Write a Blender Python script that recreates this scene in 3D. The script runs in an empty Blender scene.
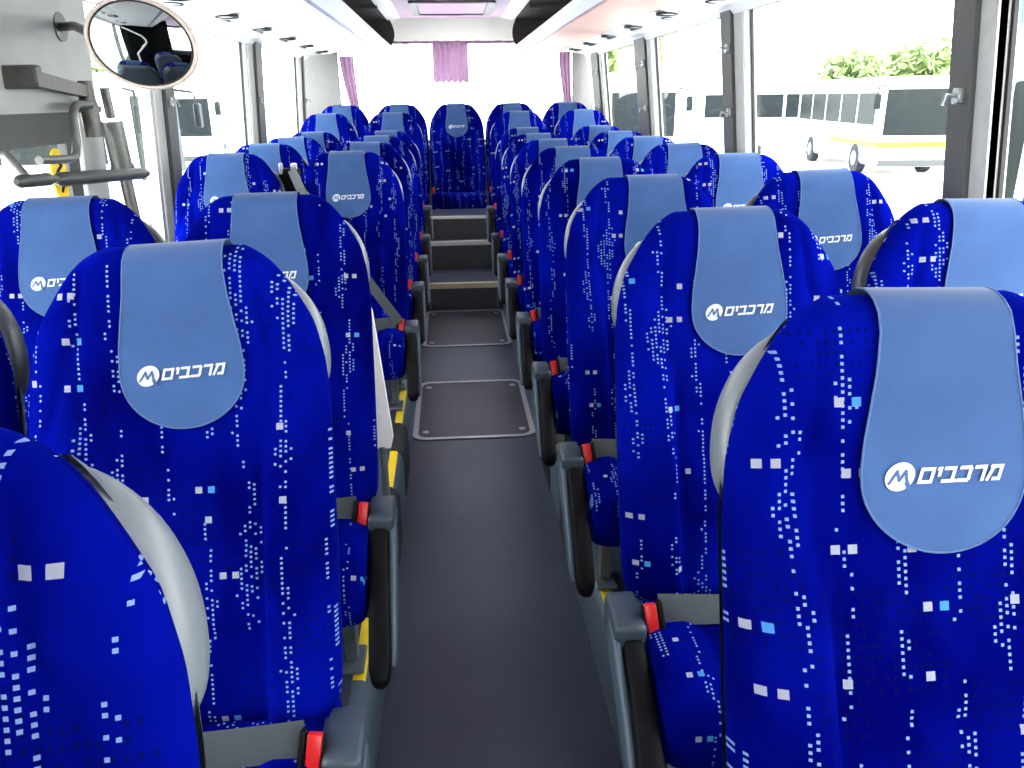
import bpy, bmesh, math, random
from mathutils import Vector, Matrix
random.seed(7)
PI = math.pi
SC = bpy.context.scene
COL = SC.collection
HC = 1.48            # camera height above the aisle floor

# ------------------------------------------------------------------ camera
F = 800.0
def setup_camera():
    xv, yh, roll = 448.2, 98.4, 2.1
    d = Vector((xv - 512, 384 - yh, -F)).normalized()       # bus axis (+Y) in camera space
    r = math.radians(roll)
    u = Vector((-math.sin(r), math.cos(r), 0)); u = (u - d * u.dot(d)).normalized()
    x = d.cross(u)
    R = Matrix((x, d, u))                                    # rows: world axes in camera space -> camera-to-world
    cam = bpy.data.cameras.new('camera'); o = bpy.data.objects.new('camera', cam); COL.objects.link(o)
    cam.sensor_width = 36.0; cam.lens = F / 1024 * 36.0; cam.clip_start = 0.02; cam.clip_end = 400
    o.matrix_world = Matrix.Translation((0, 0, HC)) @ R.to_4x4()
    SC.camera = o
setup_camera()

# ------------------------------------------------------------------ materials
def srgb(c):
    return tuple(((v / 255) / 12.92 if v / 255 <= .04045 else ((v / 255 + .055) / 1.055) ** 2.4) for v in c) + (1,)
def new_mat(name):
    m = bpy.data.materials.new(name); m.use_nodes = True
    nt = m.node_tree; b = nt.nodes['Principled BSDF']
    return m, nt, b
def mat(name, rgb, rough=.5, metal=0, noise=0.0, nscale=30, bump=0.0, coat=0, sheen=0, spec=.5):
    m, nt, b = new_mat(name)
    c = srgb(rgb)
    b.inputs['Base Color'].default_value = c
    b.inputs['Roughness'].default_value = rough
    b.inputs['Metallic'].default_value = metal
    b.inputs['Coat Weight'].default_value = coat
    b.inputs['Sheen Weight'].default_value = sheen
    b.inputs['Specular IOR Level'].default_value = spec
    if noise or bump:
        tc = nt.nodes.new('ShaderNodeTexCoord'); n = nt.nodes.new('ShaderNodeTexNoise')
        n.inputs['Scale'].default_value = nscale; n.inputs['Detail'].default_value = 4
        nt.links.new(tc.outputs['Object'], n.inputs['Vector'])
        if noise:
            mx = nt.nodes.new('ShaderNodeMixRGB'); mx.blend_type = 'MULTIPLY'; mx.inputs['Fac'].default_value = 1
            rp = nt.nodes.new('ShaderNodeMapRange'); rp.inputs['From Min'].default_value = .3; rp.inputs['From Max'].default_value = .7
            rp.inputs['To Min'].default_value = 1 - noise; rp.inputs['To Max'].default_value = 1 + noise * .5
            nt.links.new(n.outputs['Fac'], rp.inputs['Value'])
            mx.inputs['Color1'].default_value = c
            nt.links.new(rp.outputs['Result'], mx.inputs['Color2']); nt.links.new(mx.outputs['Color'], b.inputs['Base Color'])
        if bump:
            bp = nt.nodes.new('ShaderNodeBump'); bp.inputs['Strength'].default_value = bump; bp.inputs['Distance'].default_value = .004
            nt.links.new(n.outputs['Fac'], bp.inputs['Height']); nt.links.new(bp.outputs['Normal'], b.inputs['Normal'])
    return m

def fabric_material():
    m, nt, b = new_mat('blue_velvet')
    N, L = nt.nodes, nt.links
    def val(x, sock):
        if isinstance(x, (int, float)): sock.default_value = x
        else: L.new(x, sock)
    def Mt(op, a, b_=0.0, c=0.0):
        n = N.new('ShaderNodeMath'); n.operation = op
        val(a, n.inputs[0]); val(b_, n.inputs[1]); val(c, n.inputs[2])
        return n.outputs[0]
    def vec(x, y, z=0.0):
        n = N.new('ShaderNodeCombineXYZ'); val(x, n.inputs[0]); val(y, n.inputs[1]); val(z, n.inputs[2]); return n.outputs[0]
    def white(x, y, z=0.0):
        n = N.new('ShaderNodeTexWhiteNoise'); n.noise_dimensions = '3D'; L.new(vec(x, y, z), n.inputs['Vector']); return n.outputs['Value']
    def noise(x, y, z=0.0, det=2):
        n = N.new('ShaderNodeTexNoise'); n.inputs['Scale'].default_value = 1; n.inputs['Detail'].default_value = det
        L.new(vec(x, y, z), n.inputs['Vector']); return n.outputs['Fac']
    def mix(f, a, c):
        n = N.new('ShaderNodeMixRGB'); val(f, n.inputs['Fac'])
        for s, v in ((n.inputs['Color1'], a), (n.inputs['Color2'], c)):
            if isinstance(v, tuple): s.default_value = v
            else: L.new(v, s)
        return n.outputs['Color']
    uv = N.new('ShaderNodeUVMap'); sp = N.new('ShaderNodeSeparateXYZ'); L.new(uv.outputs['UV'], sp.inputs[0])
    oi = N.new('ShaderNodeObjectInfo'); rnd = oi.outputs['Random']
    u = Mt('ADD', Mt('ADD', sp.outputs['X'], 3.0), Mt('MULTIPLY', rnd, 3.71))
    v = Mt('ADD', Mt('ADD', sp.outputs['Y'], 2.0), Mt('MULTIPLY', rnd, 5.13))
    # meandering vertical strings of little squares
    CW = .066
    ci = Mt('FLOOR', Mt('DIVIDE', u, CW))
    cu = Mt('SUBTRACT', Mt('SUBTRACT', u, Mt('MULTIPLY', ci, CW)), CW / 2)
    me = Mt('MULTIPLY', Mt('SUBTRACT', noise(Mt('MULTIPLY', ci, 7.3), Mt('MULTIPLY', v, 5.0)), .5), .065)
    wd = Mt('MULTIPLY', Mt('SUBTRACT', noise(Mt('ADD', Mt('MULTIPLY', ci, 3.7), 40.0), Mt('MULTIPLY', v, 9.0)), .40), .075)
    band = Mt('LESS_THAN', Mt('ABSOLUTE', Mt('SUBTRACT', cu, me)), Mt('MAXIMUM', wd, .001))
    P = .0080
    gu = Mt('DIVIDE', u, P); gv = Mt('DIVIDE', v, P)
    iu = Mt('FLOOR', gu)
    gv2 = Mt('ADD', gv, Mt('MULTIPLY', white(iu, 0.5), 1.0)); iv = Mt('FLOOR', gv2)
    fu = Mt('ABSOLUTE', Mt('SUBTRACT', Mt('SUBTRACT', gu, iu), .5)); fv = Mt('ABSOLUTE', Mt('SUBTRACT', Mt('SUBTRACT', gv2, iv), .5))
    # the band is judged at the cell so squares stay whole
    ucell = Mt('MULTIPLY', Mt('ADD', iu, .5), P); vcell = Mt('MULTIPLY', Mt('ADD', iv, .5), P)
    ci2 = Mt('FLOOR', Mt('DIVIDE', ucell, CW)); cu2 = Mt('SUBTRACT', Mt('SUBTRACT', ucell, Mt('MULTIPLY', ci2, CW)), CW / 2)
    me2 = Mt('MULTIPLY', Mt('SUBTRACT', noise(Mt('MULTIPLY', ci2, 7.3), Mt('MULTIPLY', vcell, 5.0)), .5), .075)
    wd2 = Mt('MULTIPLY', Mt('SUBTRACT', noise(Mt('ADD', Mt('MULTIPLY', ci2, 3.7), 40.0), Mt('MULTIPLY', vcell, 8.0)), .435), .075)
    gate = Mt('LESS_THAN', noise(Mt('ADD', Mt('MULTIPLY', ci2, 5.1), 9.0), Mt('MULTIPLY', vcell, 3.2)), .60)
    band2 = Mt('MULTIPLY', Mt('LESS_THAN', Mt('ABSOLUTE', Mt('SUBTRACT', cu2, me2)), Mt('MAXIMUM', wd2, .0038)), gate)
    pres = Mt('GREATER_THAN', white(iu, iv, 3.0), .32)
    dot = Mt('MULTIPLY', Mt('LESS_THAN', fu, .235), Mt('LESS_THAN', fv, .235))
    small = Mt('MULTIPLY', Mt('MULTIPLY', band2, pres), dot)
    # bigger squares in pairs
    BW, BH = .105, .082
    bi = Mt('FLOOR', Mt('DIVIDE', u, BW)); bsh = Mt('MULTIPLY', white(bi, 7.7), BH)
    bv = Mt('ADD', v, bsh); bj = Mt('FLOOR', Mt('DIVIDE', bv, BH))
    bu_ = Mt('SUBTRACT', Mt('SUBTRACT', u, Mt('MULTIPLY', bi, BW)), Mt('ADD', .03, Mt('MULTIPLY', white(bi, bj, 1.0), .045)))
    bv_ = Mt('SUBTRACT', Mt('SUBTRACT', bv, Mt('MULTIPLY', bj, BH)), Mt('ADD', .02, Mt('MULTIPLY', white(bi, bj, 2.0), .04)))
    H = .0054
    inv_ = Mt('LESS_THAN', Mt('ABSOLUTE', bv_), H)
    sqa = Mt('MULTIPLY', Mt('LESS_THAN', Mt('ABSOLUTE', Mt('ADD', bu_, .0100)), H), inv_)
    sqb = Mt('MULTIPLY', Mt('LESS_THAN', Mt('ABSOLUTE', Mt('SUBTRACT', bu_, .0100)), H), inv_)
    sqb = Mt('MULTIPLY', sqb, Mt('GREATER_THAN', white(bi, bj, 6.0), .2))
    bpres = Mt('GREATER_THAN', white(bi, bj, 4.0), .52)
    swap = Mt('GREATER_THAN', white(bi, bj, 5.0), .45)
    big = Mt('MULTIPLY', Mt('MAXIMUM', sqa, sqb), bpres)
    bluish = Mt('MULTIPLY', Mt('MULTIPLY', sqb, swap), bpres)
    # patches of dark little marks
    DW, DH = .088, .060
    di = Mt('FLOOR', Mt('DIVIDE', u, DW)); dsh = Mt('MULTIPLY', white(di, 1.3), .05); dv = Mt('ADD', v, dsh); dj = Mt('FLOOR', Mt('DIVIDE', dv, DH))
    dp = Mt('GREATER_THAN', white(di, dj, 8.0), .55)
    QX, QY = .0085, .0125
    qu = Mt('DIVIDE', u, QX); qv = Mt('DIVIDE', v, QY); qi = Mt('FLOOR', qu); qj = Mt('FLOOR', qv)
    qf = Mt('MULTIPLY', Mt('LESS_THAN', Mt('SUBTRACT', qu, qi), .42), Mt('LESS_THAN', Mt('SUBTRACT', qv, qj), .48))
    dark = Mt('MULTIPLY', Mt('MULTIPLY', dp, qf), Mt('GREATER_THAN', white(qi, qj, 9.0), .38))
    # velvet pile lighter and darker
    pile = noise(Mt('MULTIPLY', u, 6.0), Mt('MULTIPLY', v, 3.0), rnd, 4)
    mr = N.new('ShaderNodeMapRange'); mr.inputs['From Min'].default_value = .35; mr.inputs['From Max'].default_value = .68; L.new(pile, mr.inputs['Value'])
    base = mix(mr.outputs['Result'], (.0004, .0006, .070, 1), (.0008, .0038, .215, 1))
    base = mix(Mt('MULTIPLY', dark, .6), base, (.002, .003, .035, 1))
    base = mix(small, base, (.15, .23, .44, 1))
    base = mix(big, base, (.25, .26, .33, 1))
    base = mix(bluish, base, (.05, .19, .45, 1))
    L.new(base, b.inputs['Base Color'])
    b.inputs['Roughness'].default_value = .85
    b.inputs['Specular IOR Level'].default_value = .0
    b.inputs['Sheen Weight'].default_value = .15; b.inputs['Sheen Roughness'].default_value = .4
    b.inputs['Sheen Tint'].default_value = (.02, .06, 1, 1)
    return m

def cloth_material():
    m, nt, b = new_mat('pale_blue_felt')
    N, L = nt.nodes, nt.links
    tc = N.new('ShaderNodeTexCoord'); n = N.new('ShaderNodeTexNoise'); n.inputs['Scale'].default_value = 9; n.inputs['Detail'].default_value = 6
    L.new(tc.outputs['Object'], n.inputs['Vector'])
    r = N.new('ShaderNodeValToRGB'); r.color_ramp.elements[0].position = .3; r.color_ramp.elements[1].position = .7
    r.color_ramp.elements[0].color = (.025, .065, .178, 1); r.color_ramp.elements[1].color = (.037, .089, .228, 1)
    L.new(n.outputs['Fac'], r.inputs['Fac']); L.new(r.outputs['Color'], b.inputs['Base Color'])
    n2 = N.new('ShaderNodeTexNoise'); n2.inputs['Scale'].default_value = 600; L.new(tc.outputs['Object'], n2.inputs['Vector'])
    bp = N.new('ShaderNodeBump'); bp.inputs['Strength'].default_value = .25; bp.inputs['Distance'].default_value = .001
    L.new(n2.outputs['Fac'], bp.inputs['Height']); L.new(bp.outputs['Normal'], b.inputs['Normal'])
    b.inputs['Roughness'].default_value = .8; b.inputs['Specular IOR Level'].default_value = .2; b.inputs['Sheen Weight'].default_value = .15
    return m

def glass_material(name, tint=(.96, .98, .97, 1)):
    m = bpy.data.materials.new(name); m.use_nodes = True; nt = m.node_tree; N, L = nt.nodes, nt.links
    N.remove(N['Principled BSDF'])
    t = N.new('ShaderNodeBsdfTransparent'); t.inputs['Color'].default_value = tint
    g = N.new('ShaderNodeBsdfGlossy'); g.inputs['Roughness'].default_value = .02
    f = N.new('ShaderNodeLayerWeight'); f.inputs['Blend'].default_value = .08
    lim = N.new('ShaderNodeMath'); lim.operation = 'MINIMUM'; lim.inputs[1].default_value = .07; L.new(f.outputs['Fresnel'], lim.inputs[0])
    mx = N.new('ShaderNodeMixShader'); L.new(lim.outputs[0], mx.inputs['Fac']); L.new(t.outputs[0], mx.inputs[1]); L.new(g.outputs[0], mx.inputs[2])
    L.new(mx.outputs[0], N['Material Output'].inputs['Surface'])
    return m

def curtain_material(name, rgb, trans=.4):
    m = bpy.data.materials.new(name); m.use_nodes = True; nt = m.node_tree; N, L = nt.nodes, nt.links
    N.remove(N['Principled BSDF'])
    d = N.new('ShaderNodeBsdfDiffuse'); t = N.new('ShaderNodeBsdfTranslucent')
    tc = N.new('ShaderNodeTexCoord'); n = N.new('ShaderNodeTexNoise'); n.inputs['Scale'].default_value = 14
    L.new(tc.outputs['Object'], n.inputs['Vector'])
    r = N.new('ShaderNodeValToRGB'); c = srgb(rgb); r.color_ramp.elements[0].color = tuple(v * .8 for v in c[:3]) + (1,); r.color_ramp.elements[1].color = c
    L.new(n.outputs['Fac'], r.inputs['Fac']); L.new(r.outputs['Color'], d.inputs['Color']); L.new(r.outputs['Color'], t.inputs['Color'])
    mx = N.new('ShaderNodeMixShader'); mx.inputs['Fac'].default_value = trans
    L.new(d.outputs[0], mx.inputs[1]); L.new(t.outputs[0], mx.inputs[2]); L.new(mx.outputs[0], N['Material Output'].inputs['Surface'])
    return m

MT = dict(
    fabric=fabric_material(), felt=cloth_material(),
    piping=mat('pale_blue_piping', (66, 94, 138), .8),
    logo_white=mat('white_embroidery', (190, 194, 198), .7, noise=.05, nscale=400),
    logo_blue=mat('blue_embroidery', (50, 80, 130), .8),
    shell=mat('grey_shell_plastic', (84, 92, 102), .45, noise=.06, nscale=60),
    handle=mat('pale_grey_handle_plastic', (104, 110, 114), .38, noise=.05, nscale=40),
    shadehandle=mat('shaded_grey_handle_plastic', (58, 62, 64), .4, noise=.08, nscale=40),  # same grey plastic, the shade at the window seats put into its colour
    slate=mat('slate_grey_plastic', (48, 58, 68), .45, noise=.07, nscale=50),
    side=mat('blue_grey_plastic', (68, 82, 94), .45, noise=.06, nscale=40),
    black=mat('black_soft_plastic', (9, 9, 11), .6, noise=.12, nscale=80, spec=.12),
    rubber=mat('black_rubber', (22, 22, 23), .6, noise=.1, nscale=60),
    belt=mat('grey_belt_webbing', (40, 46, 51), .6, noise=.15, nscale=500, bump=.3),
    red=mat('red_buckle_plastic', (190, 26, 24), .35, noise=.04, nscale=50),
    steel=mat('brushed_grey_steel', (150, 155, 158), .35, .85, noise=.08, nscale=70),
    legmetal=mat('painted_grey_metal', (104, 112, 116), .4, .3, noise=.08, nscale=40),
    alu=mat('aluminium_edging', (196, 196, 200), .4, .5, noise=.07, nscale=50),
    gold=mat('gold_tinted_nosing', (238, 224, 176), .4, .1, noise=.08, nscale=40),
    silver=mat('bright_silver_nosing', (244, 240, 228), .4, .1, noise=.05, nscale=40),
    yellow=mat('yellow_safety_strip', (242, 206, 20), .5, noise=.06, nscale=50),
    floor=mat('grey_vinyl_floor', (53, 60, 76), .42, noise=.10, nscale=9, bump=.06, spec=.5),
    hatch=mat('grey_vinyl_hatch', (58, 58, 66), .45, noise=.12, nscale=14, bump=.05),
    riser=mat('dark_riser_vinyl', (74, 76, 80), .5, noise=.15, nscale=14),
    wall=mat('pale_grey_wall_panel', (196, 194, 190), .6, noise=.05, nscale=12),
    doorpanel=mat('grey_door_panel', (170, 169, 165), .6, noise=.08, nscale=8),
    lowwall=mat('dark_blue_grey_wall_carpet', (96, 98, 112), .9, noise=.15, nscale=90),
    pillar=mat('grey_pillar_trim', (70, 70, 69), .55, noise=.06, nscale=20),
    pillarlt=mat('light_grey_pillar_trim', (176, 178, 176), .6, noise=.10, nscale=25),
    white=mat('white_rack_laminate', (250, 248, 248), .5, noise=.02, nscale=12),
    pink=mat('pinkish_rack_laminate', (238, 190, 176), .5, noise=.04, nscale=12),
    lilac=mat('lilac_light_strip', (160, 150, 188), .3, noise=.05, nscale=30),
    ceil=mat('pinkish_ceiling_panel', (222, 176, 208), .6, noise=.05, nscale=5),
    ceilwhite=mat('white_ceiling_border', (244, 236, 240), .5, noise=.03, nscale=5),
    cream=mat('cream_header_panel', (252, 250, 236), .6, noise=.03, nscale=8),
    lining=mat('dark_brown_rack_lining', (58, 50, 50), .7, noise=.2, nscale=18),
    greyframe=mat('grey_hatch_frame', (84, 78, 84), .5, noise=.05, nscale=30),
    glass=glass_material('clear_window_glass'),
    curtain=curtain_material('mauve_curtain', (176, 140, 170), .25),
    mirror=mat('mirror_silvering', (150, 153, 153), .02, 1.0),
    mirrorframe=mat('beige_mirror_rim', (206, 188, 176), .45, noise=.05, nscale=40),
    chrome=mat('worn_grey_chrome', (112, 112, 108), .42, .7, noise=.12, nscale=60),
    gun=mat('gunmetal_arm', (88, 86, 82), .4, .6, noise=.15, nscale=50),
    dkbar=mat('dark_grey_bar_sleeve', (54, 56, 55), .5, noise=.12, nscale=60),
    ground=mat('pale_sunlit_asphalt', (234, 230, 224), .9, noise=.12, nscale=.8),
    busbody=mat('white_coach_paint', (238, 240, 240), .3, coat=.4, noise=.03, nscale=2),
    busglass=mat('dark_coach_glass', (24, 30, 29), .45, noise=.2, nscale=2, spec=.2),
    greenleaf=mat('sunlit_foliage', (140, 160, 96), .8, noise=.5, nscale=3),
    bark=mat('tree_bark', (96, 78, 60), .9, noise=.3, nscale=10),
    tyre=mat('tyre_rubber', (30, 30, 30), .8, noise=.1, nscale=20),
    sign=mat('green_sign_paint', (60, 190, 90), .5, noise=.03, nscale=6),
)

# ------------------------------------------------------------------ mesh helpers
class MB:
    def __init__(s): s.v = []; s.f = []; s.uv = []; s.mi = []
    def add(s, vs, fs, uvs=None, mi=0):
        o = len(s.v); s.v += [tuple(p) for p in vs]; s.f += [tuple(i + o for i in f) for f in fs]
        s.uv += [tuple(q) for q in (uvs or [(p[0], p[1] + p[2]) for p in vs])]; s.mi += [mi] * len(fs)
        return s
    def grid(s, rows, uvs=None, closed=False, mi=0):
        n = len(rows[0]); vs = [p for r in rows for p in r]; fs = []
        for i in range(len(rows) - 1):
            for j in range(n if closed else n - 1):
                k = (j + 1) % n
                fs.append((i * n + j, i * n + k, (i + 1) * n + k, (i + 1) * n + j))
        return s.add(vs, fs, [q for r in uvs for q in r] if uvs else None, mi)
    def box(s, x0, x1, y0, y1, z0, z1, r=0.0, seg=2, M=None, mi=0):
        bm = bmesh.new(); bmesh.ops.create_cube(bm, size=1)
        for v in bm.verts: v.co = ((x0 + x1) / 2 + v.co.x * (x1 - x0), (y0 + y1) / 2 + v.co.y * (y1 - y0), (z0 + z1) / 2 + v.co.z * (z1 - z0))
        if r: bmesh.ops.bevel(bm, geom=bm.edges[:], offset=r, segments=seg, affect='EDGES', profile=.5)
        if M is not None: bm.transform(M)
        bm.verts.index_update()
        s.add([v.co[:] for v in bm.verts], [[v.index for v in f.verts] for f in bm.faces], mi=mi); bm.free(); return s
    def tube(s, pts, r, n=8, cap=True, flat=1.0, mi=0, up=None):
        pts = [Vector(p) for p in pts]; rings = []
        rr = r if isinstance(r, (list, tuple)) else [r] * len(pts)
        ref = Vector(up) if up else None
        for i, p in enumerate(pts):
            t = (pts[min(i + 1, len(pts) - 1)] - pts[max(i - 1, 0)]).normalized()
            if ref is None:
                ref = Vector((0, 0, 1)) if abs(t.z) < .9 else Vector((1, 0, 0))
            a = ref - t * ref.dot(t)
            a = a.normalized() if a.length > 1e-5 else t.orthogonal().normalized()
            b = t.cross(a); ref = a if up is None else Vector(up)
            rings.append([p + (a * math.cos(2 * PI * k / n) + b * math.sin(2 * PI * k / n) * flat) * rr[i] for k in range(n)])
        o = len(s.v); s.grid(rings, closed=True, mi=mi)
        if cap:
            s.f.append(tuple(o + k for k in range(n))[::-1]); s.mi.append(mi)
            s.f.append(tuple(o + (len(pts) - 1) * n + k for k in range(n))); s.mi.append(mi)
        return s
    def prism(s, poly, axis, a, b, mi=0):
        # poly in the other two axes, extruded along axis from a to b
        def P(q, t):
            return {'x': (t, q[0], q[1]), 'y': (q[0], t, q[1]), 'z': (q[0], q[1], t)}[axis]
        n = len(poly); vs = [P(q, a) for q in poly] + [P(q, b) for q in poly]
        fs = [tuple(range(n))[::-1], tuple(range(n, 2 * n))] + [(i, (i + 1) % n, n + (i + 1) % n, n + i) for i in range(n)]
        return s.add(vs, fs, mi=mi)
    def ell(s, c, r, nu=16, nv=10, M=None):
        rows = []
        for i in range(nv + 1):
            th = PI * i / nv
            rows.append([Vector((c[0] + r[0] * math.sin(th) * math.cos(2 * PI * k / nu), c[1] + r[1] * math.sin(th) * math.sin(2 * PI * k / nu), c[2] + r[2] * math.cos(th))) for k in range(nu)])
        return s.grid(rows, closed=True)
    def mesh(s, name, mats, smooth=True, weld=True, recalc=True, auto=40):
        me = bpy.data.meshes.new(name); me.from_pydata(s.v, [], s.f)
        for m in (mats if isinstance(mats, (list, tuple)) else [mats]): me.materials.append(m)
        ul = me.uv_layers.new(name='UVMap')
        for p in me.polygons:
            p.material_index = s.mi[p.index]
            for li in p.loop_indices: ul.data[li].uv = s.uv[me.loops[li].vertex_index]
        bm = bmesh.new(); bm.from_mesh(me)
        if weld: bmesh.ops.remove_doubles(bm, verts=bm.verts[:], dist=1e-5)
        if recalc: bmesh.ops.recalc_face_normals(bm, faces=bm.faces[:])
        lim = math.radians(auto)
        for f in bm.faces: f.smooth = smooth
        for e in bm.edges:
            if len(e.link_faces) == 2 and e.calc_face_angle(0) > lim: e.smooth = False
        bm.to_mesh(me); bm.free(); me.update()
        return me

def link(name, me, parent=None, loc=None, label=None):
    o = bpy.data.objects.new(name, me); COL.objects.link(o)
    if parent is not None: o.parent = parent
    if loc is not None: o.location = loc
    if label: o['label'] = label
    return o
def tag(o, label, cat, group=None):
    o['label'] = label; o['category'] = cat
    if group: o['group'] = group
    return o
def thing(name, label, cat, loc=(0, 0, 0), rz=0, group=None):
    o = bpy.data.objects.new(name, None); COL.objects.link(o); o.location = loc; o.rotation_euler = (0, 0, rz); o.empty_display_size = .1
    return tag(o, label, cat, group)
def struct(name, mb, m, parent=None, **k):
    o = link(name, mb.mesh(name, m, **k), parent)
    if parent is None: o['kind'] = 'structure'
    return o
def part(name, mb, m, parent, label=None, **k):
    return link(name, mb.mesh(name, m, **k), parent, label=label)
def sm(x, a, b):
    t = max(0., min(1., (x - a) / (b - a))); return t * t * (3 - 2 * t)

# ------------------------------------------------------------------ the coach seat
TH = math.radians(18.3); SA, CA = math.sin(TH), math.cos(TH)
B0 = Vector((0, -.297, .30)); AX = Vector((0, SA, CA)); NN = Vector((0, -CA, SA)); S = .808
WT = [(0, .112), (.006, .128), (.015, .143), (.03, .160), (.05, .177), (.075, .194), (.12, .222), (.18, .239), (.25, .246), (.45, .248), (.67, .248), (.73, .244), (.755, .232), (.7668, .215)]
def wid_raw(e):
    for (a, x), (b, y) in zip(WT, WT[1:]):
        if e <= b: return x + (y - x) * max(0, (e - a)) / (b - a)
    return WT[-1][1]
def wid(s):
    e = (S - s) * CA
    k = min(.012, e, max(.7668 - e, 0))
    return (wid_raw(e - k) + wid_raw(e - k / 2) + wid_raw(e) + wid_raw(e + k / 2) + wid_raw(e + k)) / 5
def rolls(u, s):
    ed = max(0., 1 - abs(u) ** 6) ** .5
    e = S - s; tp = math.sqrt(max(0, 1 - (1 - min(e / .05, 1)) ** 2)); bt = math.sqrt(max(0, 1 - (1 - min(s / .035, 1)) ** 2))
    return ed * tp * bt
def f_front(x, s):
    w = wid(s); u = max(-1, min(1, x / w)); k = rolls(u, s); ax = abs(x)
    seam = .128 + .02 * s
    bol = .046 * sm(ax, seam - .004, seam + .022) * (1 - sm(s, .32, .60))
    f = bol - .006 * math.exp(-((ax - seam) / .006) ** 2) * (1 - sm(s, .42, .55))
    f += .014 * math.exp(-((s - .24) / .16) ** 2) * (1 - sm(ax, .1, .24))
    f += .008 * sm(s, .55, .72)
    # upper seams: a vertical one beside the head, a slanting one across each wing
    up = sm(s, .44, .5) * (1 - sm(s, .74, .78))
    f -= .008 * math.exp(-((ax - .152 + .10 * max(0, s - .62)) / .007) ** 2) * up
    ds = ax - (.235 - (s - .40) * .32)
    f -= .007 * math.exp(-(ds / .008) ** 2) * sm(s, .40, .44) * (1 - sm(s, .64, .68))
    # horizontal tufting lines on the centre panel
    for s0 in (.165, .315):
        f -= .007 * math.exp(-((s - s0) / .008) ** 2) * (1 - sm(ax, .11, .125))
    return -.045 + (f + .045) * k
def P_front(x, s, off=0.0):
    e = S - s; q = 1 - min(max(e, 0) / .05, 1); d = NN * math.sqrt(max(0, 1 - q * q)) + AX * q
    return B0 + AX * s + NN * f_front(x, s) + Vector((x, 0, 0)) + d * off
def P_back(x, s, off=0.0, dep=.045):
    w = wid(s); u = max(-1, min(1, x / w)); e = S - s; q = 1 - min(max(e, 0) / .05, 1); d = NN * -math.sqrt(max(0, 1 - q * q)) + AX * q
    return B0 + AX * s + NN * (-.045 - dep * rolls(u, s)) + Vector((x, 0, 0)) + d * off
SV = [0, .002, .006, .012, .02, .03] + [.035 + i * (S - .09 - .035) / 52 for i in range(53)] + [S - .075, S - .06, S - .048, S - .036, S - .026, S - .018, S - .011, S - .006, S - .0025, S - .0007, S]
NU = 56
UV_ = [math.sin(PI / 2 * (-1 + 2 * i / NU)) * .55 + (-1 + 2 * i / NU) * .45 for i in range(NU + 1)]
def back_mesh():
    mb = MB()
    for P in (P_front, P_back):
        rows = [[P(u * wid(s), s) for u in UV_] for s in SV]
        uvs = [[(u * wid(s) + (0 if P is P_front else .9), s) for u in UV_] for s in SV]
        mb.grid(rows, uvs)
    return mb.mesh('backrest', MT['fabric'], auto=180)
def shell_mesh():
    mb = MB(); rows = []; vals = [s for s in SV if .02 <= s <= S - .02]
    for s in vals:
        row = []
        for u in UV_[::2]:
            x = u * wid(s) * .985; e = min((S - .02 - s) / .06, 1); t = math.sqrt(max(0, 1 - (1 - e) ** 2))
            row.append(B0 + AX * s + NN * (-.070 - .055 * (max(0, 1 - abs(u) ** 6) ** .5) * t) + Vector((x, 0, 0)))
        rows.append(row)
    mb.grid(rows); return mb.mesh('back_shell', MT['shell'], auto=180)
def cushion_mesh():
    prof = [(-.20, .150), (-.20, .30), (-.26, .312), (-.33, .318), (-.40, .320), (-.46, .321), (-.51, .319), (-.545, .312), (-.572, .298), (-.590, .276), (-.600, .248), (-.602, .215), (-.598, .185), (-.590, .165), (-.575, .152), (-.55, .147)]
    cy, cz = -.40, .23; rows = []; uvs = []
    arc = [0]
    for a, b in zip(prof, prof[1:]): arc.append(arc[-1] + math.dist(a, b))
    for i in range(41):
        t = -1 + 2 * i / 40; u = math.sin(PI / 2 * t) * .6 + t * .4; x = .236 * u
        k = 1 - (1 - max(0, 1 - abs(u) ** 8) ** .5)
        sh = 1 - .11 * (1 - k); row = []; ur = []
        for (y, z), a in zip(prof, arc):
            bol = .014 * sm(abs(x), .12, .16) * (1 if z > .25 else 0) * (sm(-y, .2, .3))
            row.append(Vector((x, cy + (y - cy) * (1 - .07 * (1 - k)), cz + (z - cz) * (1 - .32 * (1 - k)) + bol)))
            ur.append((x, a + 1.7))
        rows.append(row); uvs.append(ur)
    mb = MB(); n = len(prof); mb.grid(rows, uvs, closed=False)
    mb.f.append(tuple(range(n))); mb.mi.append(0)
    mb.f.append(tuple(range(40 * n, 41 * n))[::-1]); mb.mi.append(0)
    for i in range(40):
        mb.f.append((i * n, (i + 1) * n, (i + 1) * n + n - 1, i * n + n - 1)); mb.mi.append(0)
    return mb.mesh('cushion', MT['fabric'], auto=50)
COV = [(0, .077), (.05, .0785), (.09, .082), (.13, .0885), (.17, .095), (.20, .0975), (.215, .0975)]
CE = .302
def cov_half(e):
    if e >= .215:
        q = min(1, (e - .215) / (CE - .215)); return .0975 * math.sqrt(max(0, 1 - q * q))
    for (a, x), (b, y) in zip(COV, COV[1:]):
        if e <= b: return x + (y - x) * (e - a) / (b - a)
def cover_mesh():
    mb = MB(); es = [0, .0007, .0025, .006, .011, .018, .026, .036, .048] + [.06 + i * .0103 for i in range(16)]
    es += [.215 + (CE - .215) * math.sin(PI / 2 * i / 12) for i in range(13)]
    us = [-1 + i / 12 for i in range(25)]
    rows = []
    for e in [.12, .10, .08, .06, .048, .036, .026, .018, .011, .006, .0025, .0007]:
        rows.append([P_back(.077 * u, S - e, .0065) for u in us])
    for e in es:
        h = max(cov_half(e), .0005)
        rows.append([P_front(h * u, S - e, .0065) for u in us])
    mb.grid(rows); return mb.mesh('headrest_cover', MT['felt'], auto=180)
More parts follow.
